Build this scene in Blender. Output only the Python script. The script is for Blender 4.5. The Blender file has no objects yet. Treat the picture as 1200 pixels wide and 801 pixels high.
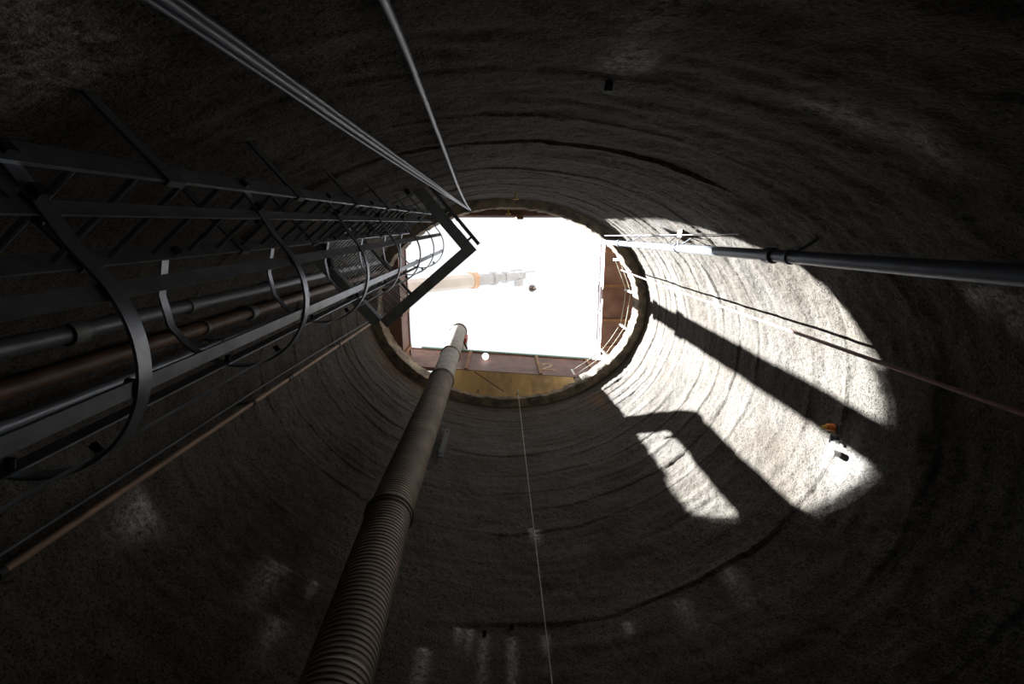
import bpy, math, random
import numpy as np
from mathutils import Vector, Matrix

random.seed(4)
rng = np.random.default_rng(11)
scene = bpy.context.scene
col = scene.collection

# ------------------------------------------------------------------ camera
# the camera stands at the origin, near the wall, 1.5 m above the shaft floor, looking up.
# world axes: +X = right in the picture, +Y = the far wall (bottom of the picture), +Z = up
F_PX = 540.0
zen = Vector((591 - 600, 400.5 - 272, -F_PX)).normalized()        # zenith in camera space
xw = (Vector((1, 0, 0)) - zen * zen.x).normalized()
yw = zen.cross(xw)
R = Matrix((xw, yw, zen))                                          # world <- camera
cam_d = bpy.data.cameras.new('camera')
cam_d.sensor_width = 36.0
cam_d.lens = 36.0 * F_PX / 1200.0
cam_d.clip_start = 0.02
cam_d.clip_end = 500
cam = bpy.data.objects.new('camera', cam_d)
cam.matrix_world = R.to_4x4()
col.objects.link(cam)
scene.camera = cam

# ------------------------------------------------------------------ sky, sun, exposure
world = bpy.data.worlds.new('bright_hazy_sky')
scene.world = world
world.use_nodes = True
bg = world.node_tree.nodes['Background']
bg.inputs['Color'].default_value = (0.96, 0.98, 1.0, 1)
bg.inputs['Strength'].default_value = 1.06
SUN_DIR = Vector((1.0, 0.05, -1.45))
sd = bpy.data.lights.new('sun', 'SUN')
sd.energy = 51.0
sd.angle = math.radians(0.55)
sd.color = (1.0, 0.98, 0.95)
sun = bpy.data.objects.new('sun', sd)
sun.rotation_euler = SUN_DIR.to_track_quat('-Z', 'Y').to_euler()
sun.location = (-20, 0, 40)
col.objects.link(sun)
vs = scene.view_settings
vs.view_transform = 'Standard'
vs.look = 'None'
vs.exposure = 0.0
vs.gamma = 1.0
vs.use_curve_mapping = False
# portal in the mouth of the shaft: only guides the sampling of the sky, gives no light
pd = bpy.data.lights.new('sky_portal', 'AREA')
pd.shape = 'RECTANGLE'
pd.size, pd.size_y = 5.6, 4.1
pd.cycles.is_portal = True
po = bpy.data.objects.new('sky_portal', pd)
po.location = (0.05, 1.7, 13.45)
col.objects.link(po)

# ------------------------------------------------------------------ materials
MATS = {}
def mat(name, color, rough=0.6, metal=0.0, var=0.25, scale=6.0, bump=0.0, bscale=60.0, emit=0.0, color2=None):
    m = bpy.data.materials.new(name)
    m.use_nodes = True
    nt = m.node_tree
    b = nt.nodes['Principled BSDF']
    b.inputs['Roughness'].default_value = rough
    b.inputs['Metallic'].default_value = metal
    tc = nt.nodes.new('ShaderNodeTexCoord')
    nz = nt.nodes.new('ShaderNodeTexNoise')
    nz.inputs['Scale'].default_value = scale
    nz.inputs['Detail'].default_value = 5
    nt.links.new(tc.outputs['Object'], nz.inputs['Vector'])
    rp = nt.nodes.new('ShaderNodeValToRGB')
    c2 = color2 or tuple(c * (1 - var) for c in color)
    rp.color_ramp.elements[0].color = (*c2, 1)
    rp.color_ramp.elements[0].position = 0.35
    rp.color_ramp.elements[1].color = (*color, 1)
    rp.color_ramp.elements[1].position = 0.65
    nt.links.new(nz.outputs['Fac'], rp.inputs['Fac'])
    nt.links.new(rp.outputs['Color'], b.inputs['Base Color'])
    if emit:
        nt.links.new(rp.outputs['Color'], b.inputs['Emission Color'])
        b.inputs['Emission Strength'].default_value = emit
    if bump:
        n2 = nt.nodes.new('ShaderNodeTexNoise')
        n2.inputs['Scale'].default_value = bscale
        n2.inputs['Detail'].default_value = 4
        nt.links.new(tc.outputs['Object'], n2.inputs['Vector'])
        bp = nt.nodes.new('ShaderNodeBump')
        bp.inputs['Strength'].default_value = bump
        bp.inputs['Distance'].default_value = 0.02
        nt.links.new(n2.outputs['Fac'], bp.inputs['Height'])
        nt.links.new(bp.outputs['Normal'], b.inputs['Normal'])
    MATS[name] = m
    return m

M_RUST = mat('rusty_girder_paint', (0.23, 0.115, 0.085), 0.6, 0.0, 0.4, 3.0, 0.15)
M_RUST2 = mat('orange_rust_steel', (0.34, 0.17, 0.08), 0.7, 0, 0.4, 5.0, 0.15)
M_LAD = mat('galvanised_ladder_steel', (0.36, 0.40, 0.46), 0.36, 0.6, 0.3, 9.0, 0.05)
M_DARK = mat('dark_painted_steel', (0.16, 0.19, 0.20), 0.5, 0.1, 0.3, 7.0)
M_SLATE = mat('slate_painted_steel', (0.50, 0.58, 0.60), 0.5, 0.1, 0.3, 7.0)
M_BOLT = mat('blackened_bolt_steel', (0.05, 0.05, 0.055), 0.55, 0.4, 0.3, 20.0)
M_DUCT = mat('dull_duct_steel', (0.42, 0.37, 0.32), 0.6, 0.1, 0.35, 4.0, 0.08)
M_DUCT2 = mat('duct_band_steel', (0.20, 0.17, 0.14), 0.55, 0.4, 0.35, 8.0)
M_COPPER = mat('brown_rusty_pipe', (0.15, 0.085, 0.05), 0.55, 0.1, 0.4, 6.0)
M_CONDUIT = mat('tan_conduit', (0.38, 0.26, 0.18), 0.55, 0.1, 0.35, 5.0)
M_BLUE = mat('blue_grey_pipe', (0.27, 0.31, 0.38), 0.4, 0.35, 0.2, 4.0)
M_CABLE = mat('pale_blue_cable_sheath', (0.50, 0.56, 0.68), 0.35, 0.0, 0.15, 10.0)
M_CABLE3 = mat('slate_cable_sheath', (0.22, 0.26, 0.34), 0.35, 0.0, 0.15, 10.0)
M_CABLE2 = mat('grey_cable_sheath', (0.15, 0.17, 0.21), 0.4, 0.0, 0.2, 10.0)
M_BLACK = mat('black_rubber', (0.025, 0.025, 0.027), 0.6, 0.0, 0.3, 10.0)
M_HOSE = mat('faded_red_hose', (0.66, 0.36, 0.34), 0.5, 0.0, 0.15, 10.0)
M_STRING = mat('pale_string', (0.55, 0.60, 0.52), 0.8, 0.0, 0.2, 20.0)
M_PIPE = mat('dull_grey_pipe_steel', (0.15, 0.17, 0.20), 0.45, 0.3, 0.25, 6.0)
M_RAIL = mat('galvanised_rail', (0.48, 0.50, 0.55), 0.4, 0.4, 0.2, 8.0)
M_GREEN = mat('green_toe_board', (0.16, 0.32, 0.25), 0.6, 0.0, 0.25, 5.0)
M_WHITE = mat('white_painted_post', (0.80, 0.80, 0.78), 0.5, 0.0, 0.1, 6.0)
M_PLY = mat('yellow_plywood', (0.80, 0.58, 0.25), 0.7, 0.0, 0.35, 2.5, 0.1, color2=(0.60, 0.40, 0.16))
M_PLY2 = mat('tan_plywood', (0.72, 0.50, 0.24), 0.7, 0.0, 0.35, 3.5, 0.1)
M_YEL = mat('yellow_paint', (0.72, 0.50, 0.06), 0.5, 0.0, 0.2, 9.0)
M_ORANGE = mat('orange_plastic', (0.80, 0.24, 0.03), 0.45, 0.0, 0.2, 9.0)
M_SPRAY = mat('tan_spray_paint', (0.62, 0.46, 0.30), 0.8, 0.0, 0.2, 20.0)
M_BOOM = mat('white_crane_paint', (0.86, 0.84, 0.80), 0.45, 0.0, 0.08, 2.0)
M_BOOMG = mat('light_grey_crane_paint', (0.62, 0.66, 0.70), 0.45, 0.1, 0.15, 3.0)
M_BOOMO = mat('pale_orange_stripe', (0.86, 0.60, 0.42), 0.5, 0.0, 0.1, 3.0)
M_BALL = mat('dull_maroon_paint', (0.80, 0.66, 0.68), 0.5, 0.1, 0.3, 12.0)
M_RED = mat('red_paint', (0.55, 0.07, 0.04), 0.5, 0.0, 0.2, 9.0)
M_GLOW = mat('lamp_glass', (1.0, 0.97, 0.92), 0.4, 0.0, 0.02, 5.0, emit=3.0)
M_CONC = mat('cast_concrete', (0.33, 0.27, 0.19), 0.85, 0.0, 0.4, 4.0, 0.6, 25.0, color2=(0.10, 0.09, 0.075))
M_GROUND = mat('dusty_ground', (0.11, 0.10, 0.088), 0.95, 0.0, 0.25, 0.8, 0.2, 10.0)
M_FLOOR = mat('wet_mud', (0.045, 0.04, 0.034), 0.7, 0.0, 0.4, 2.0, 0.4, 10.0)

def shotcrete():
    m = bpy.data.materials.new('sprayed_concrete')
    m.use_nodes = True
    nt = m.node_tree
    N, L = nt.nodes, nt.links
    b = N['Principled BSDF']
    b.inputs['Roughness'].default_value = 0.85
    b.inputs['Specular IOR Level'].default_value = 0.25
    tc = N.new('ShaderNodeTexCoord')
    def noise(s, d=5, r=0.6, vec=None):
        n = N.new('ShaderNodeTexNoise')
        n.inputs['Scale'].default_value = s
        n.inputs['Detail'].default_value = d
        n.inputs['Roughness'].default_value = r
        L.new(vec or tc.outputs['Object'], n.inputs['Vector'])
        return n.outputs['Fac']
    def ramp(fac, stops):
        r = N.new('ShaderNodeValToRGB')
        e = r.color_ramp.elements
        while len(e) < len(stops):
            e.new(0.5)
        for i, (p, c) in enumerate(stops):
            e[i].position = p
            e[i].color = (*c, 1)
        L.new(fac, r.inputs['Fac'])
        return r.outputs['Color']
    def mix(fac, a, c, mode='MIX'):
        x = N.new('ShaderNodeMix')
        x.data_type = 'RGBA'
        x.blend_type = mode
        if isinstance(fac, float):
            x.inputs[0].default_value = fac
        else:
            L.new(fac, x.inputs[0])
        for s, v in ((6, a), (7, c)):
            if isinstance(v, tuple):
                x.inputs[s].default_value = (*v, 1)
            else:
                L.new(v, x.inputs[s])
        return x.outputs[2]
    # streched along the lifts (flatter in z)
    mp = N.new('ShaderNodeMapping')
    mp.inputs['Scale'].default_value = (0.8, 0.8, 5.0)
    L.new(tc.outputs['Object'], mp.inputs['Vector'])
    big = ramp(noise(0.9, 4), [(0.32, (0.074, 0.064, 0.051)), (0.5, (0.103, 0.095, 0.083)), (0.7, (0.119, 0.115, 0.109))])
    band = ramp(noise(1.6, 5, 0.6, mp.outputs['Vector']), [(0.34, (0.55, 0.52, 0.48)), (0.6, (1, 1, 1))])
    c = mix(0.5, big, band, 'MULTIPLY')
    speck = ramp(noise(42, 3, 0.7), [(0.38, (0.22, 0.21, 0.20)), (0.48, (1, 1, 1))])
    c = mix(0.9, c, speck, 'MULTIPLY')
    pit = ramp(noise(17, 4, 0.7), [(0.34, (0.35, 0.33, 0.3)), (0.43, (1, 1, 1))])
    c = mix(0.8, c, pit, 'MULTIPLY')
    at = N.new('ShaderNodeAttribute')
    at.attribute_name = 'lime'
    lf = N.new('ShaderNodeMath')
    lf.operation = 'MULTIPLY'
    L.new(at.outputs['Fac'], lf.inputs[0])
    L.new(ramp(noise(22, 5, 0.75), [(0.38, (0.1, 0.1, 0.1)), (0.60, (1, 1, 1))]), lf.inputs[1])
    c = mix(lf.outputs[0], c, (0.70, 0.70, 0.69))
    at2 = N.new('ShaderNodeAttribute')
    at2.attribute_name = 'rust'
    c = mix(at2.outputs['Fac'], c, (0.16, 0.085, 0.04))
    L.new(c, b.inputs['Base Color'])
    add = N.new('ShaderNodeMath')
    add.operation = 'ADD'
    L.new(noise(55, 4, 0.65), add.inputs[0])
    L.new(noise(18, 4, 0.6), add.inputs[1])
    bp = N.new('ShaderNodeBump')
    bp.inputs['Strength'].default_value = 0.7
    bp.inputs['Distance'].default_value = 0.022
    L.new(add.outputs[0], bp.inputs['Height'])
    L.new(bp.outputs['Normal'], b.inputs['Normal'])
    return m
M_SHOT = shotcrete()

# ------------------------------------------------------------------ mesh helpers
class MB:
    def __init__(self):
        self.v, self.f = [], []
    def add(self, vs_, fs):
        o = len(self.v)
        self.v += [tuple(p) for p in vs_]
        self.f += [tuple(i + o for i in f) for f in fs]
        return self
    def box(self, c, s, ax=None):
        """c centre, s full sizes, ax three axis vectors"""
        c = Vector(c)
        A = [Vector(a) for a in (ax or ((1, 0, 0), (0, 1, 0), (0, 0, 1)))]
        h = [x / 2 for x in s]
        bv = 0.12 * min(s)
        pts, fs = [], []
        # chamfered along the first axis: octagonal-ish section would be heavy, keep 8 corners
        for i in (-1, 1):
            for j in (-1, 1):
                for k in (-1, 1):
                    pts.append(c + A[0] * h[0] * i + A[1] * h[1] * j + A[2] * h[2] * k)
        fs = [(0, 1, 3, 2), (4, 6, 7, 5), (0, 4, 5, 1), (2, 3, 7, 6), (0, 2, 6, 4), (1, 5, 7, 3)]
        return self.add(pts, fs)
    def bar(self, p0, p1, w, t, side):
        """flat bar from p0 to p1; w along side, t across"""
        p0, p1 = Vector(p0), Vector(p1)
        z = (p1 - p0)
        ln = z.length
        z.normalize()
        s = Vector(side)
        s = (s - z * s.dot(z)).normalized()
        n = z.cross(s)
        return self.box((p0 + p1) / 2, (w, t, ln), (s, n, z))
    def tube(self, pts, r, n=10, cap=True):
        """round tube along points; r a number or list"""
        P = [Vector(p) for p in pts]
        rs = r if isinstance(r, (list, tuple)) else [r] * len(P)
        t0 = (P[1] - P[0]).normalized()
        ref = Vector((0, 0, 1)) if abs(t0.z) < 0.9 else Vector((1, 0, 0))
        nrm = (ref - t0 * ref.dot(t0)).normalized()
        vv, ff = [], []
        for i, p in enumerate(P):
            a = P[max(i - 1, 0)]
            b = P[min(i + 1, len(P) - 1)]
            t = (b - a).normalized()
            nrm = (nrm - t * nrm.dot(t)).normalized()
            bi = t.cross(nrm)
            for k in range(n):
                an = 2 * math.pi * k / n
                vv.append(p + (nrm * math.cos(an) + bi * math.sin(an)) * rs[i])
        for i in range(len(P) - 1):
            for k in range(n):
                k2 = (k + 1) % n
                ff.append((i * n + k, i * n + k2, (i + 1) * n + k2, (i + 1) * n + k))
        if cap:
            ff.append(tuple(range(n - 1, -1, -1)))
            ff.append(tuple((len(P) - 1) * n + k for k in range(n)))
        return self.add(vv, ff)
    def sphere(self, c, r, n=16, m=10, sc=(1, 1, 1)):
        c = Vector(c)
        vv, ff = [], []
        for i in range(m + 1):
            ph = math.pi * i / m
            for k in range(n):
                an = 2 * math.pi * k / n
                vv.append(c + Vector((math.sin(ph) * math.cos(an) * sc[0], math.sin(ph) * math.sin(an) * sc[1], math.cos(ph) * sc[2])) * r)
        for i in range(m):
            for k in range(n):
                k2 = (k + 1) % n
                ff.append((i * n + k, (i + 1) * n + k, (i + 1) * n + k2, i * n + k2))
        return self.add(vv, ff)
    def sweep_flat(self, pts, w, t, upv=(0, 0, 1)):
        """flat strip following pts: w along upv, t thickness across"""
        P = [Vector(p) for p in pts]
        U = Vector(upv).normalized()
        vv, ff = [], []
        for i, p in enumerate(P):
            d = (P[min(i + 1, len(P) - 1)] - P[max(i - 1, 0)]).normalized()
            s = d.cross(U).normalized()
            for a, b in ((-1, -1), (1, -1), (1, 1), (-1, 1)):
                vv.append(p + s * t / 2 * a + U * w / 2 * b)
        n = len(P)
        for i in range(n - 1):
            for k in range(4):
                k2 = (k + 1) % 4
                ff.append((i * 4 + k, i * 4 + k2, (i + 1) * 4 + k2, (i + 1) * 4 + k))
        ff.append((3, 2, 1, 0))
        ff.append(tuple((n - 1) * 4 + k for k in range(4)))
        return self.add(vv, ff)
    def build(self, name, material, parent=None, smooth=False, at=None):
        org = Vector(parent.get('_org', (0, 0, 0))) if parent is not None else Vector(at or (0, 0, 0))
        me = bpy.data.meshes.new(name)
        me.from_pydata([tuple(Vector(p) - org) for p in self.v], [], self.f)
        me.materials.append(material)
        if smooth:
            me.polygons.foreach_set('use_smooth', [True] * len(me.polygons))
            me.update()
            try:
                me.set_sharp_from_angle(angle=math.radians(40))
            except Exception:
                pass
        o = bpy.data.objects.new(name, me)
        col.objects.link(o)
        if parent is not None:
            o.parent = parent
            o['_org'] = (0.0, 0.0, 0.0)
            o['_org'] = tuple(org)
        else:
            o.location = org
            o['_org'] = tuple(org)
        return o

def tag(o, label, cat, group=None):
    o['label'] = label
    o['category'] = cat
    if group:
        o['group'] = group
    return o
def thing(name, loc, label, cat, group=None):
    o = bpy.data.objects.new(name, None)
    o.empty_display_size = 0.1
    o.location = loc
    o['_org'] = tuple(loc)
    col.objects.link(o)
    return tag(o, label, cat, group)
def struct(o):
    o['kind'] = 'structure'
    return o
def child_copy(src, parent, offset):
    c = src.copy()
    col.objects.link(c)
    c.parent = parent
    c.location = Vector(src.location) + Vector(offset)
    return c

# ------------------------------------------------------------------ shaft geometry
EX, EY = 0.10, 1.85                 # centre of the oval
CA, CB = 3.28, 2.43                 # collar, inner half axes
WA, WB = 3.50, 2.65                 # sprayed wall, half axes
Z_FLOOR, Z_COL0, Z_COL1 = -1.5, 11.47, 12.0
def wall_pt(th, z, inset=0.0):
    return Vector((EX + (WA - inset) * math.cos(th), EY + (WB - inset) * math.sin(th), z))
def wall_th(x, y):
    return math.atan2((y - EY) / WB, (x - EX) / WA)

# --- the sprayed concrete wall: a dense displaced grid, lifts with ledges
NT, NZ = 960, 540
th = np.linspace(0, 2 * np.pi, NT, endpoint=False)
zz = np.linspace(Z_FLOOR - 0.1, 11.75, NZ)
TH, ZZ = np.meshgrid(th, zz)
def vnoise(u, v, nu, nv):
    """smooth value noise, periodic in u (0..1), v 0..1"""
    g = rng.random((nv + 3, nu))
    x = u * nu
    y = v * nv
    xi = np.floor(x).astype(int)
    yi = np.floor(y).astype(int)
    fx = x - xi
    fy = y - yi
    fx = fx * fx * (3 - 2 * fx)
    fy = fy * fy * (3 - 2 * fy)
    x0 = xi % nu
    x1 = (xi + 1) % nu
    y0 = np.clip(yi, 0, nv + 1)
    a = g[y0, x0] * (1 - fx) + g[y0, x1] * fx
    b = g[y0 + 1, x0] * (1 - fx) + g[y0 + 1, x1] * fx
    return a * (1 - fy) + b * fy - 0.5
U = TH / (2 * np.pi)
V = np.clip((ZZ - zz[0]) / (zz[-1] - zz[0]), 0, 0.9999)
disp = 0.06 * vnoise(U, V, 9, 6) + 0.035 * vnoise(U, V, 22, 14) + 0.02 * vnoise(U, V, 70, 45) + 0.011 * vnoise(U, V, 200, 120) + 0.009 * vnoise(U, V, 470, 260)
# long horizontal smears
disp += 0.022 * vnoise(U, V, 14, 60) + 0.012 * vnoise(U, V, 34, 130)
lifts = [0.6, 1.5, 2.6, 3.5, 4.45, 5.1, 5.6, 6.25, 6.8, 7.3, 7.95, 8.4, 8.8, 9.35, 9.75, 10.1, 10.5, 10.8, 11.15]
for i, z0 in enumerate(lifts):
    wob = 0.16 * vnoise(U, V * 0 + 0.01 * i, 7, 3) + 0.07 * vnoise(U, V * 0 + 0.02, 40, 3)
    amp = np.clip(0.55 + 1.5 * vnoise(U, V * 0 + 0.5, 16, 3), 0.05, 1.2)
    k = 0.65 if abs(z0 - 4.45) < 0.1 else (0.40 if z0 > 6 else 0.16)
    d = ZZ - (z0 + wob)
    # overlap lip above the joint and undercut groove below it
    disp += k * amp * 0.045 * np.exp(-np.clip(d, 0, None) / 0.16) * (d > 0)
    disp -= k * amp * 0.018 * np.exp(-(np.clip(-d, 0, None) / 0.04)) * (d <= 0)
RX = WA - disp
RY = WB - disp
VX = EX + RX * np.cos(TH)
VY = EY + RY * np.sin(TH)
verts = np.stack([VX, VY, ZZ], -1).reshape(-1, 3)
ii, jj = np.meshgrid(np.arange(NZ - 1), np.arange(NT), indexing='ij')
j2 = (jj + 1) % NT
quads = np.stack([ii * NT + jj, (ii + 1) * NT + jj, (ii + 1) * NT + j2, ii * NT + j2], -1).reshape(-1, 4)
me = bpy.data.meshes.new('wall_shaft')
me.vertices.add(len(verts))
me.vertices.foreach_set('co', verts.astype(np.float32).ravel())
me.loops.add(quads.size)
me.loops.foreach_set('vertex_index', quads.astype(np.int32).ravel())
me.polygons.add(len(quads))
me.polygons.foreach_set('loop_start', np.arange(0, quads.size, 4, dtype=np.int32))
me.polygons.foreach_set('loop_total', np.full(len(quads), 4, dtype=np.int32))
me.polygons.foreach_set('use_smooth', np.ones(len(quads), dtype=bool))
me.update(calc_edges=True)
# lime streaks below the weeping joints, other pale patches, and rust stains
def streaks(items):
    s = np.zeros_like(TH)
    for x, y, z, w, ln, a in items:
        t0 = wall_th(x, y)
        dt = (TH - t0 + np.pi) % (2 * np.pi) - np.pi
        dz = z - ZZ
        s += a * np.exp(-(dt * 3.1 / w) ** 2) * np.where(dz > 0, np.exp(-(dz / ln) ** 2), np.exp(-(dz / (0.25 * w)) ** 2))
    return s
lime = streaks([
    (0.07, 4.55, 4.35, .05, .9, .7), (-.25, 4.5, 4.4, .05, .7, .7), (-.42, 4.52, 4.45, .04, .25, .9), (-.55, 4.5, 4.45, .05, .2, .7),
    (-.9, 4.44, 4.1, .07, .6, .8), (.49, 4.54, 6.25, .05, .22, 1.2), (.40, 4.54, 6.3, .03, .2, .8), (.45, 4.5, 4.35, .04, .3, .7),
    (-2.58, 3.62, 4.45, .14, .45, .8), (-2.32, 3.83, 3.9, .10, .35, .6), (-3.39, 2.5, 3.85, .22, .3, 1.0), (-2.2, 3.9, 4.5, .05, .2, .7),
    (.55, -.84, 2.5, .08, .5, 1.0), (.66, -.84, 2.45, .05, .3, .7), (1.64, -.59, 2.4, .22, .16, .9), (1.95, -.45, 2.25, .2, .12, .7),
    (3.1, .39, 3.0, .13, .5, 1.0), (3.22, .55, 2.8, .10, .3, .7), (-1.6, -.55, 1.75, .25, .5, .7), (-1.3, -.6, 1.6, .12, .4, .6),  # first two: plain pale patches low on the right wall
    (3.63, 2.2, 4.5, .35, .5, .4), (2.58, 3.79, 4.5, .1, .5, .5), (2.0, 4.1, 4.4, .1, .4, .4), (1.4, 4.35, 4.35, .05, .15, .8)])
lime = np.clip(lime, 0, 1.6)
rust = streaks([(2.75, 4.35, 10.6, .10, .8, .8), (2.6, 4.45, 10.9, .25, .5, .5), (-.06, 4.55, 9.66, .05, .03, 1.0), (1.9, 4.2, 5.0, .05, .05, .8)])
rust += 0.35 * np.clip((ZZ - 10.2) / 1.2, 0, 1) * np.clip(0.5 + 2 * vnoise(U, V, 20, 30), 0, 1) * np.clip(np.sin(TH) + .6, 0, 1)
for nm, arr in (('lime', lime), ('rust', np.clip(rust, 0, 1))):
    a = me.attributes.new(nm, 'FLOAT', 'POINT')
    a.data.foreach_set('value', arr.astype(np.float32).ravel())
me.materials.append(M_SHOT)
wall = bpy.data.objects.new('wall_shaft', me)
col.objects.link(wall)
struct(wall)

# --- floor of the shaft
b = MB()
nr, na = 14, 64
for i in range(nr + 1):
    for k in range(na):
        an = 2 * math.pi * k / na
        q = i / nr * 1.02
        b.v.append((EX + WA * q * math.cos(an), EY + WB * q * math.sin(an), Z_FLOOR + random.uniform(-.03, .03)))
for i in range(nr):
    for k in range(na):
        k2 = (k + 1) % na
        b.f.append((i * na + k, (i + 1) * na + k, (i + 1) * na + k2, i * na + k2))
struct(b.build('floor', M_FLOOR, smooth=True))

# --- concrete collar at the mouth
b = MB()
na = 240
prof = [(0.0, Z_COL0), (-.02, Z_COL0 + .05), (-.02, Z_COL1 - .04), (0.02, Z_COL1), (0.62, Z_COL1), (0.62, Z_COL0 - .3), (0.3, Z_COL0 - .3), (0.3, Z_COL0)]
for k in range(na):
    an = 2 * math.pi * k / na
    for q, z in prof:
        jit = random.uniform(-.02, .02)
        b.v.append((EX + (CA + q + jit) * math.cos(an), EY + (CB + q + jit) * math.sin(an), z + random.uniform(-.01, .01)))
m_ = len(prof)
for k in range(na):
    k2 = (k + 1) % na
    for i in range(m_):
        i2 = (i + 1) % m_
        b.f.append((k * m_ + i, k * m_ + i2, k2 * m_ + i2, k2 * m_ + i))
struct(b.build('wall_collar', M_CONC, smooth=True))

# --- the ground round the mouth
b = MB()
na = 64
for k in range(na):
    an = 2 * math.pi * k / na
    c_, s_ = math.cos(an), math.sin(an)
    for q in (0.5, 3, 10, 40):
        b.v.append((EX + (CA + q) * c_, EY + (CB + q) * s_, 11.97 + (random.uniform(-.05, .05) if q > .6 else 0)))
for k in range(na):
    k2 = (k + 1) % na
    for i in range(3):
        b.f.append((k * 4 + i, k * 4 + i + 1, k2 * 4 + i + 1, k2 * 4 + i))
o = b.build('ground', M_GROUND, smooth=True)
struct(o)

# ------------------------------------------------------------------ girders round the opening
GZ0, GZ1 = 12.0, 13.35
def girder(name, axis, pos, out, a0, a1, label, stiff, stiff_mat=None, fl=0.34, GZ1=13.35):
    """I girder along 'x' or 'y' at pos; out = direction (+1/-1) away from the opening"""
    mid = (a0 + a1) / 2
    def P(a, q, z):
        return (a, pos + out * q, z) if axis == 'x' else (pos + out * q, a, z)
    t = thing(name, P(mid, 0.1, GZ0), label, 'girder', 'steel girders framing the mouth of the shaft')
    def bx(a, q0, q1, z0, z1, ln):
        c = P(a, (q0 + q1) / 2, (z0 + z1) / 2)
        s = (ln, abs(q1 - q0), z1 - z0) if axis == 'x' else (abs(q1 - q0), ln, z1 - z0)
        return MB().box(c, s)
    ln = a1 - a0
    bx(mid, .03, .06, GZ0 + .03, GZ1 - .03, ln).build('web', M_RUST, t)
    bx(mid, 0.0, fl, GZ0, GZ0 + .03, ln).build('bottom_flange', M_RUST, t)
    bx(mid, 0.0, .30, GZ1 - .03, GZ1, ln).build('top_flange', M_RUST, t)
    for a in stiff:
        bx(a, -.03, .03, GZ0 + .03, GZ1 - .03, .09).build('stiffener', stiff_mat or M_RUST2, t)
    return t
g_far = girder('steel_girder', 'x', 3.70, 1, -3.6, 3.6, 'brown steel girder across the far end of the opening with painted number', [-3.1, -1.07, .98, 2.55], fl=.10, GZ1=13.95)
FAR_SLOPE = .075                                     # the far girder lies slightly askew
g_far.rotation_euler.z = math.atan(FAR_SLOPE)
g_near = girder('steel_girder', 'x', -0.40, -1, -3.6, 3.6, 'brown steel girder nearest the camera, only its underside showing', [-3.1, .35, 2.0], fl=0.5)
g_left = girder('steel_girder', 'y', -2.72, -1, -.37, 3.475, 'brown steel girder on the left side below the ladder landing', [.3, 2.12, 3.2], fl=.6, GZ1=13.0)
# right side: raised steel deck whose ribbed underside shows, its web standing back behind the collar
g_right = thing('steel_deck', (3.9, 1.64, GZ0), 'raised brown steel deck on the right, ribbed underside above the collar', 'steel deck')
MB().box((3.50, 1.62, 13.30), (1.34, 3.86, .05)).build('deck_plate', M_RUST, g_right)
MB().box((4.05, 1.62, 12.64), (.06, 3.86, 1.28)).build('web', M_RUST, g_right)
MB().box((2.86, 1.62, 13.27), (.05, 3.86, .14)).build('edge_channel', M_RUST, g_right)
for yy in (.55, 1.5, 2.5, 3.3):
    MB().box((3.44, yy, 13.235), (1.12, .07, .08)).build('rib', M_RUST2, g_right)
# post hanging from the near girder
o = MB().box((.39, -.37, 12.0), (.16, .1, .5)).build('hanger_plate', M_RUST2, g_near)
# spray painted 2 on the far girder web
pts2 = [(1.22, 12.95), (1.30, 13.08), (1.44, 13.10), (1.50, 12.98), (1.42, 12.80), (1.28, 12.62), (1.18, 12.48), (1.30, 12.46), (1.45, 12.50), (1.56, 12.46)]
MB().sweep_flat([(x - .12, 3.723, z + .1) for x, z in pts2], .012, .055, (0, 1, 0)).build('painted_number', M_SPRAY, g_far)

# --- plywood sheets closing the gap between far girder and collar
t = thing('plywood_soffit', (0, 4.1, 11.98), 'yellow plywood sheets sloping between far girder and concrete collar', 'plywood soffit')
def collar_y(x):
    return EY + CB * math.sqrt(max(0, 1 - ((x - EX) / CA) ** 2))
for i, (x0, x1) in enumerate([(-1.72, -1.37), (-1.365, -.51), (-.505, .20), (.205, .73), (.735, 1.32), (1.325, 1.86)]):
    zo = .012 * (i % 2)
    b = MB()
    n = 6
    for k in range(n + 1):
        x = x0 + (x1 + .004 - x0) * k / n
        ya, yb = 3.71 + FAR_SLOPE * x, max(collar_y(x), 3.80)
        b.v += [(x, ya, 11.99 + zo), (x, yb, 11.60 + zo), (x, yb + .02, 11.62 + zo), (x, ya + .02, 12.01 + zo)]
    for k in range(n):
        b.f += [(k * 4 + m_, k * 4 + 4 + m_, k * 4 + 4 + (m_ + 1) % 4, k * 4 + (m_ + 1) % 4) for m_ in range(4)]
    b.f += [(0, 1, 2, 3), (n * 4 + 3, n * 4 + 2, n * 4 + 1, n * 4)]
    b.build('plywood_sheet', M_PLY if i % 2 else M_PLY2, t, True)

# ------------------------------------------------------------------ guardrails on the girders
def guardrail(axis, pos, a0, a1, posts, label, ph=1.0, heights=(.28, .58, .95), toe=None, rail_mat=M_RAIL, z0=GZ1):
    def P(a, q, z):
        return (a, pos + q, z) if axis == 'x' else (pos + q, a, z)
    t = thing('guardrail', P((a0 + a1) / 2, 0, z0), label, 'guardrail', 'guardrails round the opening')
    for a in posts:
        MB().box(P(a, 0, z0 + ph / 2), (.05, .05, ph)).build('post', M_WHITE if toe else rail_mat, t)
        MB().box(P(a, 0, z0 + .01), (.14, .14, .02)).build('base_plate', rail_mat, t)
    for h in heights:
        MB().tube([P(a0, .035, z0 + h), P(a1, .035, z0 + h)], .024, 8).build('rail', rail_mat, t, True)
    if toe:
        s = (a1 - a0, .03, .12) if axis == 'x' else (.03, a1 - a0, .12)
        MB().box(P((a0 + a1) / 2, -.05, z0 + .05), s).build('toe_board', toe, t)
    return t
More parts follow.
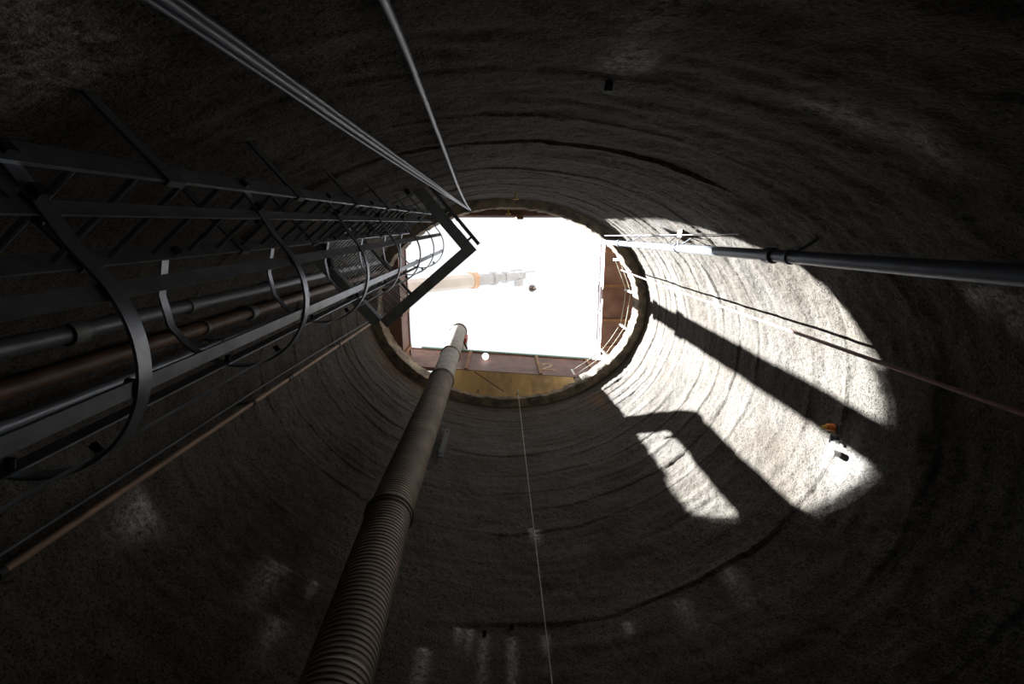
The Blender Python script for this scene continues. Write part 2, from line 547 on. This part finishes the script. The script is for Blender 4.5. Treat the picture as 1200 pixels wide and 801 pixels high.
guardrail('y', 2.90, -.1, 3.45, [.3, 1.4, 2.4, 3.3], 'sunlit metal guardrail along the right girder')
g = guardrail('x', 3.745, -2.6, 2.75, [-2.5, -.85, .62, 2.2], 'guardrail with green toe board along the far girder', ph=.16, heights=(.12,), toe=M_GREEN, rail_mat=M_CABLE2, z0=13.95)
g.rotation_euler.z = math.atan(FAR_SLOPE)
guardrail('y', -2.80, .9, 3.5, [1.1, 2.2, 3.4], 'low grey kerb rail along the left girder', ph=.2, heights=(.08, .17), z0=13.0)

# ------------------------------------------------------------------ rope guard on the collar, right side
t = thing('rope_guard', (2.9, 3.0, 12.0), 'white posts strung with thin ropes along the sunlit right collar', 'rope guard')
ths = [-.48, -.12, .28, .62, .98, 1.22]
tops = []
for a in ths:
    base = Vector((EX + (CA + .07) * math.cos(a), EY + (CB + .07) * math.sin(a), 12.0))
    tilt = Vector((math.cos(a), math.sin(a), 0)) * -.07
    top = base + tilt + Vector((0, 0, .75))
    MB().bar(base, top, .06, .05, (1, 0, 0)).build('post', M_WHITE, t)
    tops.append((base, top))
for (b0, t0_), (b1, t1_) in zip(tops[:-1], tops[1:]):
    for f in (.45, .92):
        p, q = b0.lerp(t0_, f), b1.lerp(t1_, f)
        m1 = (p + q) / 2 - Vector((0, 0, .04))
        MB().tube([p, m1, q], .009, 6).build('rope', M_STRING, t, True)

# ------------------------------------------------------------------ work lamps
def lamp(loc, hook, r, label):
    t = thing('work_lamp', loc, label, 'lamp', 'glowing work lamps at the mouth of the shaft')
    c = Vector(loc)
    MB().sphere(c, r, 20, 12).build('globe', M_GLOW, t, True)
    MB().tube([c + Vector((0, 0, r * .9)), c + Vector((0, 0, r * 1.5))], [r * .55, r * .45], 12).build('socket', M_BLACK, t, True)
    MB().tube([c + Vector((0, 0, r * 1.5)), Vector(hook)], .008, 6).build('flex', M_BLACK, t, True)
lamp((-.57, 3.55, 13.1), (-.57, 3.65, 13.94), .10, 'round glowing white work lamp hanging on the far girder')
lamp((-1.33, -.16, 12.9), (-1.33, -.41, 13.3), .13, 'round glowing work lamp at the near girder above the landing')

# ------------------------------------------------------------------ ventilation duct with elbow
def duct_c(z):
    return Vector((float(np.interp(z, [-1.5, 2.5, 4.4, 9.1, 14.0], [-1.05, -1.14, -1.25, -1.31, -1.43])), 2.95 + .04 * (z - 2.5) / 11.5, z))
DR = .23
t = thing('ventilation_duct', duct_c(Z_FLOOR + .02), 'tall ribbed grey ventilation duct rising past the far girder', 'duct')
def duct_section(z0, z1, ribs, r=DR):
    b = MB()
    n = 36
    if ribs:
        pitch = .046
        k = int((z1 - z0) / pitch)
        zs, rr = [], []
        for i in range(k):
            for f, dr in ((0, 0), (.35, 0), (.55, .008), (.8, .008)):
                zs.append(z0 + (i + f) * (z1 - z0) / k)
                rr.append(r + dr)
        zs.append(z1)
        rr.append(r)
    else:
        zs = list(np.linspace(z0, z1, 8))
        rr = [r] * 8
    b.tube([duct_c(z) for z in zs], rr, n)
    return b.build('duct_section', M_DUCT, t, True)
joints = [Z_FLOOR + .02, 1.2, 4.4, 9.1, 11.1, 14.0]
for i in range(len(joints) - 1):
    duct_section(joints[i], joints[i + 1], i < 3)
for z in joints[1:-1]:
    big = z in (4.4, 9.1)
    zs = [z - .06, z - .055, z - .02, z, z + .02, z + .055, z + .06]
    k = .02 if big else .008
    MB().tube([duct_c(q) for q in zs], [DR + .004, DR + k, DR + k, DR + k + .016, DR + k, DR + k, DR + .004], 36).build('joint_band', M_DUCT2, t, True)
# elbow towards the far side
base = duct_c(14.0)
el = []
RB = .34
for i in range(11):
    a = math.pi / 2 * i / 10
    el.append(base + Vector((0, RB - RB * math.cos(a), RB * math.sin(a))))
for k in (1, 2, 3):
    el.append(el[10] + Vector((0, .9 * k, 0)))
MB().tube(el, DR, 36).build('elbow', M_DUCT, t, True)
MB().tube([base - Vector((0, 0, .03)), base + Vector((0, 0, .03))], DR + .03, 36).build('flange', M_DUCT2, t, True)
p = duct_c(13.3)
MB().box(p + Vector((.26, .10, .1)), (.07, .14, .5)).build('hanger_bracket', M_RED, t)
MB().bar(p + Vector((.2, .1, -.1)), p + Vector((.30, .36, -.1)), .05, .05, (0, 0, 1)).build('hanger_arm', M_BLACK, t)

# ------------------------------------------------------------------ caged ladder
ang = math.radians(-40)
LU = Vector((math.cos(ang), math.sin(ang), 0))       # along the rungs
LD = Vector((-math.sin(ang), math.cos(ang), 0))      # away from the wall, into the cage
LM = Vector((-1.475, -.02, 0))
def LP(u, d, z):
    return LM + LU * u + LD * d + Vector((0, -.018 * z, z))
L0, L1 = Z_FLOOR + .02, 8.25
t = thing('caged_ladder', LP(0, 0, L0), 'tall steel ladder with hooped safety cage at left wall', 'ladder')
ladder = t
for u in (.25, -.25):
    MB().bar(LP(u, 0, L0), LP(u, 0, L1), .075, .014, LD).build('stile', M_LAD, t)
rung0 = MB().tube([LP(-.245, 0, .0), LP(.245, 0, .0)], .012, 8).build('rung', M_LAD, t, True)
r_off = LP(0, 0, 1) - LP(0, 0, 0)
zs = np.arange(-1.25, 8.2, .25)
rung0.location = r_off * float(zs[0])
for z in zs[1:]:
    c = rung0.copy()
    col.objects.link(c)
    c.parent = t
    c.location = r_off * float(z)
# hoop outline in (u, d)
HC, HR = (-.19, .33), .38
hp = [(.25, -.05), (.225, .12), (.195, .26)]
for i in range(1, 32):
    a = math.pi * i / 32
    hp.append((HC[0] + HR * math.cos(a), HC[1] + HR * math.sin(a)))
hp += [(-.56, .24), (-.47, .10), (-.26, -.05)]
hz = [1.28 - 1.12, 1.28] + [1.28 + 1.12 * k for k in range(1, 7)]
strap_uv = [(.21, .15, LD)]
for ph in (12, 55, 96, 142):
    ph = math.radians(ph)
    strap_uv.append((HC[0] + (HR - .01) * math.cos(ph), HC[1] + (HR - .01) * math.sin(ph), LU * -math.sin(ph) + LD * math.cos(ph)))
def hoop(z):
    return MB().sweep_flat([LP(u, d, z) for u, d in hp], .05, .010, (0, 0, 1))
hoop0 = hoop(0.0).build('hoop', M_LAD, t, True)
b = MB()
for (u, d, s) in strap_uv:
    b2 = MB().tube([LP(u, d, 0) - Vector(((u + .1) * 0, 0, 0)), LP(u + (HC[0] - u) * .10, d + (HC[1] - d) * .10, 0)], .014, 8)
    b2.build('bolt', M_BOLT, hoop0)
for e in hp[1:2] + [(.25, 0), (-.25, 0)]:
    MB().box(LP(e[0], e[1], 0), (.05, .04, .03), (LU, LD, (0, 0, 1))).build('bolt', M_BOLT, hoop0)
hoop0.location = r_off * hz[0]
for z in hz[1:]:
    c = hoop0.copy()
    col.objects.link(c)
    c.parent = t
    c.location = r_off * z
    for ch in hoop0.children:
        cc = ch.copy()
        col.objects.link(cc)
        cc.parent = c
for (u, d, s) in strap_uv:
    MB().bar(LP(u, d, hz[0] - .03), LP(u, d, hz[-1] + .03), .05, .008, s).build('cage_strap', M_LAD, t)
# stand-off brackets to the wall
for z in [.75 + 1.12 * k for k in range(7)]:
    for u in (.25, -.25):
        MB().bar(LP(u, -.02, z), LP(u, -.60, z), .06, .012, (0, 0, 1)).build('wall_bracket', M_DARK, t)
        MB().box(LP(u, .0, z), (.03, .1, .09), (LU, LD, (0, 0, 1))).build('bracket_foot', M_DARK, t)

# landing frame half way up
t = thing('ladder_landing', LP(-.3, .4, 6.95), 'dark steel landing frame round the ladder cage, corner pointing into the opening', 'landing')
def chan(p0, p1, name='frame_beam', w=.15, h=.15, m=M_SLATE):
    p0, p1 = Vector(p0), Vector(p1)
    d = (p1 - p0).normalized()
    s = d.cross(Vector((0, 0, 1))).normalized()
    b = MB()
    b.bar(p0, p1, .012, h, s)
    for dz in (-h / 2, h / 2):
        b.bar(p0 - s * w / 2 + Vector((0, 0, dz)), p1 - s * w / 2 + Vector((0, 0, dz)), w, .012, s)
    return b.build(name, m, t)
zl = 7.0
u1, u0, d1, d0 = .40, -1.25, .84, -.60
chan(LP(u0, d1, zl), LP(u1 + .15, d1, zl))
chan(LP(u1, d1 + .15, zl + .001), LP(u1, d0, zl + .001))
chan(LP(u0, d0, zl), LP(u0, d1, zl))
chan(LP(-.66, d1, zl + .05), LP(-.66, d0, zl + .05), name='grating_edge', w=.03, h=.04)
# outer rail
MB().bar(LP(u1 + .235, d1 + .11, zl - .02), LP(u1 + .235, d0 + .3, zl - .02), .05, .05, LU).build('outer_rail', M_BLUE, t)
for d in (.8, .3, -.2):
    MB().bar(LP(u1 + .1, d, zl), LP(u1 + .235, d, zl), .03, .03, (0, 0, 1)).build('rail_clip', M_DARK, t)
# open grating: bearing bars and cross rods
b = MB()
n = 44
for i in range(n):
    d = d0 + .02 + (d1 - d0 - .04) * i / (n - 1)
    b.bar(LP(u0, d, zl + .05), LP(-.66, d, zl + .05), .006, .032, LD)
for i in range(6):
    u = u0 + .05 + (.55) * i / 5.5
    b.bar(LP(u, d0, zl + .06), LP(u, d1, zl + .06), .008, .008, LU)
g = b.build('grating', M_LAD, t)
g['kind'] = 'stuff'
for u in (-1.05, -.3, .4):
    MB().bar(LP(u, d0, zl - .05), LP(u, d0 + .5, zl - .65), .06, .05, LU).build('knee_brace', M_DARK, t)

# ------------------------------------------------------------------ pipes and cables
def vpipe(name, x0, y0, x1, y1, za, zb, r, m, label, cat, n=14, group=None, clamps=(), cm=M_DARK, couplings=()):
    p0, p1 = Vector((x0, y0, za)), Vector((x1, y1, zb))
    t = thing(name, p0, label, cat, group)
    cuts = [0] + sorted((z - za) / (zb - za) for z in couplings) + [1]
    for a, c in zip(cuts[:-1], cuts[1:]):
        MB().tube([p0.lerp(p1, a), p0.lerp(p1, c)], r, n).build('pipe_length', m, t, True)
    for z in couplings:
        c = p0.lerp(p1, (z - za) / (zb - za))
        MB().tube([c - Vector((0, 0, .07)), c - Vector((0, 0, .06)), c + Vector((0, 0, .06)), c + Vector((0, 0, .07))], [r * 1.05, r * 1.35, r * 1.35, r * 1.05], n).build('coupling', cm, t, True)
    for z in clamps:
        c = p0.lerp(p1, (z - za) / (zb - za))
        a = wall_th(c.x, c.y)
        w = wall_pt(a, z, -.02)
        MB().bar(c, w, .05, .012, (0, 0, 1)).build('clamp_arm', cm, t)
        MB().tube([c - Vector((0, 0, .025)), c + Vector((0, 0, .025))], r + .012, n).build('clamp_band', cm, t, True)
    return t
vpipe('steel_pipe', -3.02, .68, -3.02, .68, Z_FLOOR + .02, 11.4, .065, M_PIPE, 'grey steel pipe behind the ladder cage, uppermost of three', 'pipe', group='pipes behind the ladder', clamps=(1.9, 4.4, 6.9, 9.4), couplings=(3.2, 8.1))
vpipe('rusty_pipe', -3.10, .95, -3.10, .95, Z_FLOOR + .02, 11.4, .065, M_COPPER, 'brown rusty pipe behind the ladder cage, between two steel pipes', 'pipe', group='pipes behind the ladder', clamps=(2.2, 4.7, 7.2, 9.7), couplings=(5.6,))
vpipe('slim_pipe', -3.13, 1.18, -3.13, 1.18, Z_FLOOR + .02, 11.4, .04, M_BLUE, 'slim blue-grey pipe behind the ladder cage, lowest of three', 'pipe', group='pipes behind the ladder', clamps=(2.5, 5.0, 7.5, 10.0))
vpipe('tan_conduit', -3.33, 2.17, -3.12, 2.07, Z_FLOOR + .02, 12.0, .03, M_CONDUIT, 'long tan conduit running up the left wall to the collar', 'conduit', clamps=(2.6, 5.6, 8.6), cm=M_BLACK, couplings=(6.6,))
vpipe('grey_pipe', 2.49, .19, 2.50, .24, Z_FLOOR + .02, 12.7, .055, M_BLUE, 'blue-grey steel pipe up the right wall, sunlit near the top', 'pipe', clamps=(1.2, 4.05, 6.75, 9.4), cm=M_BLUE, couplings=(4.35, 10.2))
def cable(name, pts, r, m, label, cat, group=None, n=10):
    # smooth through points
    P = [Vector(p) for p in pts]
    out = []
    for i in range(len(P) - 1):
        p0, p1, p2, p3 = P[max(i - 1, 0)], P[i], P[i + 1], P[min(i + 2, len(P) - 1)]
        for k in range(8):
            s = k / 8
            out.append(0.5 * ((2 * p1) + (p2 - p0) * s + (2 * p0 - 5 * p1 + 4 * p2 - p3) * s * s + (3 * p1 - p0 - 3 * p2 + p3) * s ** 3))
    out.append(P[-1])
    o = MB().tube(out, r, n).build(name, m, None, True, at=P[0])
    return tag(o, label, cat, group)
cable('thin_cable', [(-3.28, 2.02, Z_FLOOR), (-3.27, 2.03, 3), (-3.24, 2.0, 6), (-3.15, 1.98, 9), (-3.05, 1.97, 12.0)], .010, M_CABLE2, 'thin grey cable running beside the tan conduit', 'cable')
cable('power_cable', [(-.79, -.53, Z_FLOOR), (-.80, -.535, 1.2), (-.82, -.54, 3), (-.83, -.54, 6), (-.83, -.53, 9), (-.83, -.52, 11.98)], .014, M_CABLE3, 'thick slate cable on the left of the bundle hanging beside the near wall', 'cable', 'straight cables down the near wall')
cable('power_cable', [(-.765, -.53, Z_FLOOR), (-.78, -.545, 1.2), (-.80, -.555, 3), (-.81, -.55, 6), (-.82, -.54, 9), (-.82, -.53, 11.98)], .011, M_CABLE2, 'dark grey cable in the straight bundle beside the near wall', 'cable', 'straight cables down the near wall')
cable('power_cable', [(-.81, -.50, Z_FLOOR), (-.81, -.515, 1.2), (-.84, -.52, 3), (-.85, -.52, 6), (-.845, -.52, 9), (-.84, -.51, 11.98)], .008, M_CABLE3, 'thin slate cable in the straight bundle beside the near wall', 'cable', 'straight cables down the near wall')
cable('hanging_hose', [(-.33, -.62, Z_FLOOR), (-.35, -.66, 1.0), (-.375, -.70, 1.75), (-.43, -.71, 2.7), (-.51, -.68, 4.2), (-.63, -.61, 6.6), (-.75, -.55, 9.5), (-.81, -.50, 11.98)], .016, M_CABLE, 'pale blue hose curving away from the straight cables at the near wall', 'hose')
cable('red_hose', [(3.0, 1.04, Z_FLOOR), (3.02, 1.03, 2), (3.02, 1.01, 5), (3.06, 1.0, 9), (3.08, .97, 12.2)], .017, M_HOSE, 'faded red hose hanging down the sunlit right wall', 'hose')
cable('thin_wire', [(2.40, .02, 4.8), (2.42, .05, 8), (2.42, .08, 12.3)], .006, M_RAIL, 'thin wire hanging above the grey pipe on the right', 'wire')
st = cable('string_line', [(.44, 3.98, Z_FLOOR), (.42, 3.98, 3), (.38, 4.02, 7), (.34, 4.06, 11.62)], .006, M_STRING, 'thin pale string hanging from the far collar', 'string')

# string clips on the collar
def clip(x, y, z, label):
    t = thing('metal_clip', (x, y, z), label, 'clip', 'small clips on the far collar')
    MB().box((x, y, z), (.07, .02, .22)).build('plate', M_DARK, t)
    MB().box((x, y - .025, z - .05), (.05, .05, .03)).build('hook', M_LAD, t)
clip(.34, 4.20, 11.75, 'small metal clip on far collar holding the string')
clip(-.72, 4.13, 11.75, 'small metal clip on far collar beside the duct')
o = MB().tube([(-.82, 3.66, 11.93), (-.02, 4.10, 11.56)], .011, 8).build('steel_rod', M_BLACK, None, True, at=(-.82, 3.88, 11.92))
tag(o, 'thin dark rod leaning across the yellow plywood', 'rod')

# lifting eyes
def eye(c, nrm, label):
    c = Vector(c)
    nrm = Vector(nrm).normalized()
    t = thing('lifting_eye', c, label, 'lifting eye', 'yellow lifting eyes')
    MB().tube([c - nrm * .03, c + nrm * .09], .018, 8).build('shank', M_YEL, t, True)
    side = nrm.cross(Vector((0, 0, 1))).normalized()
    cc = c + nrm * .12
    ring = [cc + side * .055 * math.cos(a) + Vector((0, 0, 1)) * .055 * math.sin(a) for a in np.linspace(0, 2 * math.pi, 17)]
    MB().tube(ring, .014, 8, cap=False).build('ring', M_YEL, t, True)
eye((.25, -.80, 10.1), (0, 1, 0), 'yellow lifting eye on the near wall below the collar')
eye((.10, -.56, 11.75), (0, 1, 0), 'yellow lifting eye on the collar at the near girder')

# bar bolted to the far wall
p = wall_pt(wall_th(-1.32, 4.33), 8.7, .13)
t = thing('angle_bar', p, 'short dark steel angle bolted upright to far wall beside the duct', 'steel bar')
a = wall_th(-1.32, 4.33)
tan = Vector((-math.sin(a) * WA, math.cos(a) * WB, 0)).normalized()
nrm = Vector((tan.y, -tan.x, 0)) * 1
b = MB()
b.box(p, (.10, .012, 1.3), (tan, nrm, (0, 0, 1)))
b.box(p + tan * .045 - nrm * .04, (.012, .09, 1.3), (tan, nrm, (0, 0, 1)))
b.build('angle', M_BLACK, t)
for dz in (-.5, .5):
    MB().tube([p + Vector((0, 0, dz)) - nrm * .02, p + Vector((0, 0, dz)) + nrm * .10], .014, 8).build('bolt', M_BOLT, t, True)

# drain fittings on the sunlit wall
def wallthing(x, y, z, inset):
    a = wall_th(x, y)
    n_ = -Vector((math.cos(a) * WB, math.sin(a) * WA, 0)).normalized()
    tt = Vector((-n_.y, n_.x, 0))
    return wall_pt(a, z, inset), n_, tt
p, n_, tt = wallthing(3.63, 2.06, 4.58, .04)
t = thing('drain_plug', p, 'orange plug stuck in the sunlit right wall', 'drain plug')
MB().tube([p - n_ * .05, p + n_ * .06, p + n_ * .08], [.045, .04, .03], 14).build('cap', M_ORANGE, t, True)
MB().tube([p + n_ * .07, p + n_ * .13], .018, 10).build('nozzle', M_YEL, t, True)
p, n_, tt = wallthing(3.63, 2.16, 4.50, .04)
t = thing('drain_valve', p, 'dark metal drain valve beside the orange plug', 'drain valve')
MB().tube([p - n_ * .05, p + n_ * .05], .03, 12).build('body', M_DARK, t, True)
MB().tube([p + n_ * .06 - tt * .05, p + n_ * .06 + tt * .05], .012, 8).build('lever', M_RAIL, t, True)
p, n_, tt = wallthing(3.62, 2.30, 4.42, .04)
t = thing('drain_pipe', p, 'short pale drain pipe with dark mouth in the sunlit wall', 'drain pipe')
MB().tube([p - n_ * .05, p + n_ * .06, p + n_ * .06, p + n_ * .01], [.036, .036, .028, .028], 16).build('sleeve', M_WHITE, t, True)
MB().tube([p + n_ * .0, p + n_ * .03], .029, 12).build('mouth', M_BLACK, t, True)

# weep holes in the lower joint
for i, (x, y, z, lab) in enumerate([(.07, 4.55, 4.48, 'dark weep pipe above the longest lime streak on far wall'), (-.25, 4.5, 4.38, 'dark weep pipe left of the longest lime streak on far wall'),
                                    (.56, -.84, 2.62, 'dark weep pipe above the lime stain on the near wall')]):
    p, n_, tt = wallthing(x, y, z, .03)
    t = thing('weep_pipe', p, lab, 'weep pipe', 'weep pipes in the shaft wall')
    MB().tube([p - n_ * .06, p + n_ * .04, p + n_ * .04, p + n_ * .01], [.022, .022, .016, .016], 12).build('sleeve', M_BLACK, t, True)
    MB().tube([p - n_ * .01, p + n_ * .02], .017, 10).build('throat', M_BOLT, t, True)

# junction box on a wall bracket over the grey pipe
p = Vector((2.50, .15, 6.75))
t = thing('junction_box', p, 'small brown box strapped to the sunlit grey pipe', 'box')
MB().box(p + Vector((.10, -.13, 0)), (.17, .10, .17)).build('body', M_RUST2, t)
MB().box(p + Vector((.10, -.13, -.095)), (.19, .12, .02)).build('lid', M_RUST, t)
for s in (-1, 1):
    MB().tube([p + Vector((.02, -.10, .10 * s)), p + Vector((-.06, -.02, .16 * s)), p + Vector((-.03, .12, .12 * s))], .008, 6).build('tie_wire', M_RAIL, t, True)

# ------------------------------------------------------------------ crane boom over the mouth
bd = Vector((.735, -.005, .678)).normalized()          # rising to the right
bs = Vector((0, 1, 0))
bn = bd.cross(bs).normalized()
tip = Vector((.62, 1.60, 17.6))
def B(s):
    return tip - bd * s
t = thing('crane_boom', B(8.2), 'pale telescopic crane boom reaching over the open shaft', 'crane boom')
def bsec(s0, s1, w, h, name, m):
    c = (B(s0) + B(s1)) / 2
    b = MB()
    # octagonal box section
    k = .22
    pr = [(-.5 + k, -.5), (.5 - k, -.5), (.5, -.5 + k), (.5, .5 - k), (.5 - k, .5), (-.5 + k, .5), (-.5, .5 - k), (-.5, -.5 + k)]
    vv = []
    for s in (s0, s1):
        for x, y in pr:
            vv.append(B(s) + bs * x * w + bn * y * h)
    ff = [tuple(range(8)), tuple(range(15, 7, -1))] + [(i, i + 8, (i + 1) % 8 + 8, (i + 1) % 8) for i in range(8)]
    b.add(vv, ff)
    return b.build(name, m, t)
bsec(.35, 1.45, .30, .34, 'tip_section', M_BOOMG)
bsec(1.40, 2.35, .38, .42, 'middle_section', M_BOOMG)
bsec(2.30, 8.2, .46, .52, 'base_section', M_BOOM)
bsec(1.36, 1.50, .46, .50, 'section_collar', M_BOOMG)
bsec(.80, .92, .40, .42, 'section_collar', M_BOOMG)
bsec(2.24, 2.46, .54, .58, 'section_collar', M_BOOMO)
hd = bsec(-.12, .40, .24, .30, 'boom_head', M_BOOMG)
for s in (-.1, .1):
    MB().tube([B(.02) + bs * (s - .03), B(.02) + bs * (s + .03)], .17, 18).build('sheave', M_BOOMG, hd, True)
MB().box(B(.18) + bs * .24 - bn * .05, (.30, .26, .18), (bd, bs, bn)).build('flood_lamp', M_BOOMG, hd)
MB().tube([B(-.05) - bs * .1, B(-.75) - bs * .12], .02, 8).build('antenna', M_BOOMG, hd, True)
MB().tube([B(.5) - bs * .2, B(.1) - bs * .22, B(-.02) - bs * .2], .025, 8).build('cable_guard', M_BOOMG, hd, True)
MB().box(B(8.2) + Vector((0, 0, -.1)), (1.2, 1.4, 1.2)).build('turntable', M_BOOMG, t)
p = Vector((.80, 1.58, 13.35))
t = thing('hook_ball', p, 'dull maroon hook ball hanging off the crane boom', 'hook ball')
MB().sphere(p, .105, 20, 12, (1, 1, 1.15)).build('ball', M_BALL, t, True)
MB().tube([p + Vector((0, 0, .1)), p + Vector((0, 0, .24))], [.05, .03], 12).build('swivel', M_BALL, t, True)
hk = [p + Vector((0, 0, -.1)), p + Vector((0, 0, -.2)), p + Vector((.05, 0, -.26)), p + Vector((.09, 0, -.22)), p + Vector((.08, 0, -.17))]
MB().tube(hk, .018, 8).build('hook', M_BOLT, t, True)
MB().tube([p + Vector((0, 0, .24)), B(.02) + bd * .17], .007, 6).build('hoist_rope', M_BOOMG, t, True)

for o in bpy.data.objects:
    if '_org' in o:
        del o['_org']
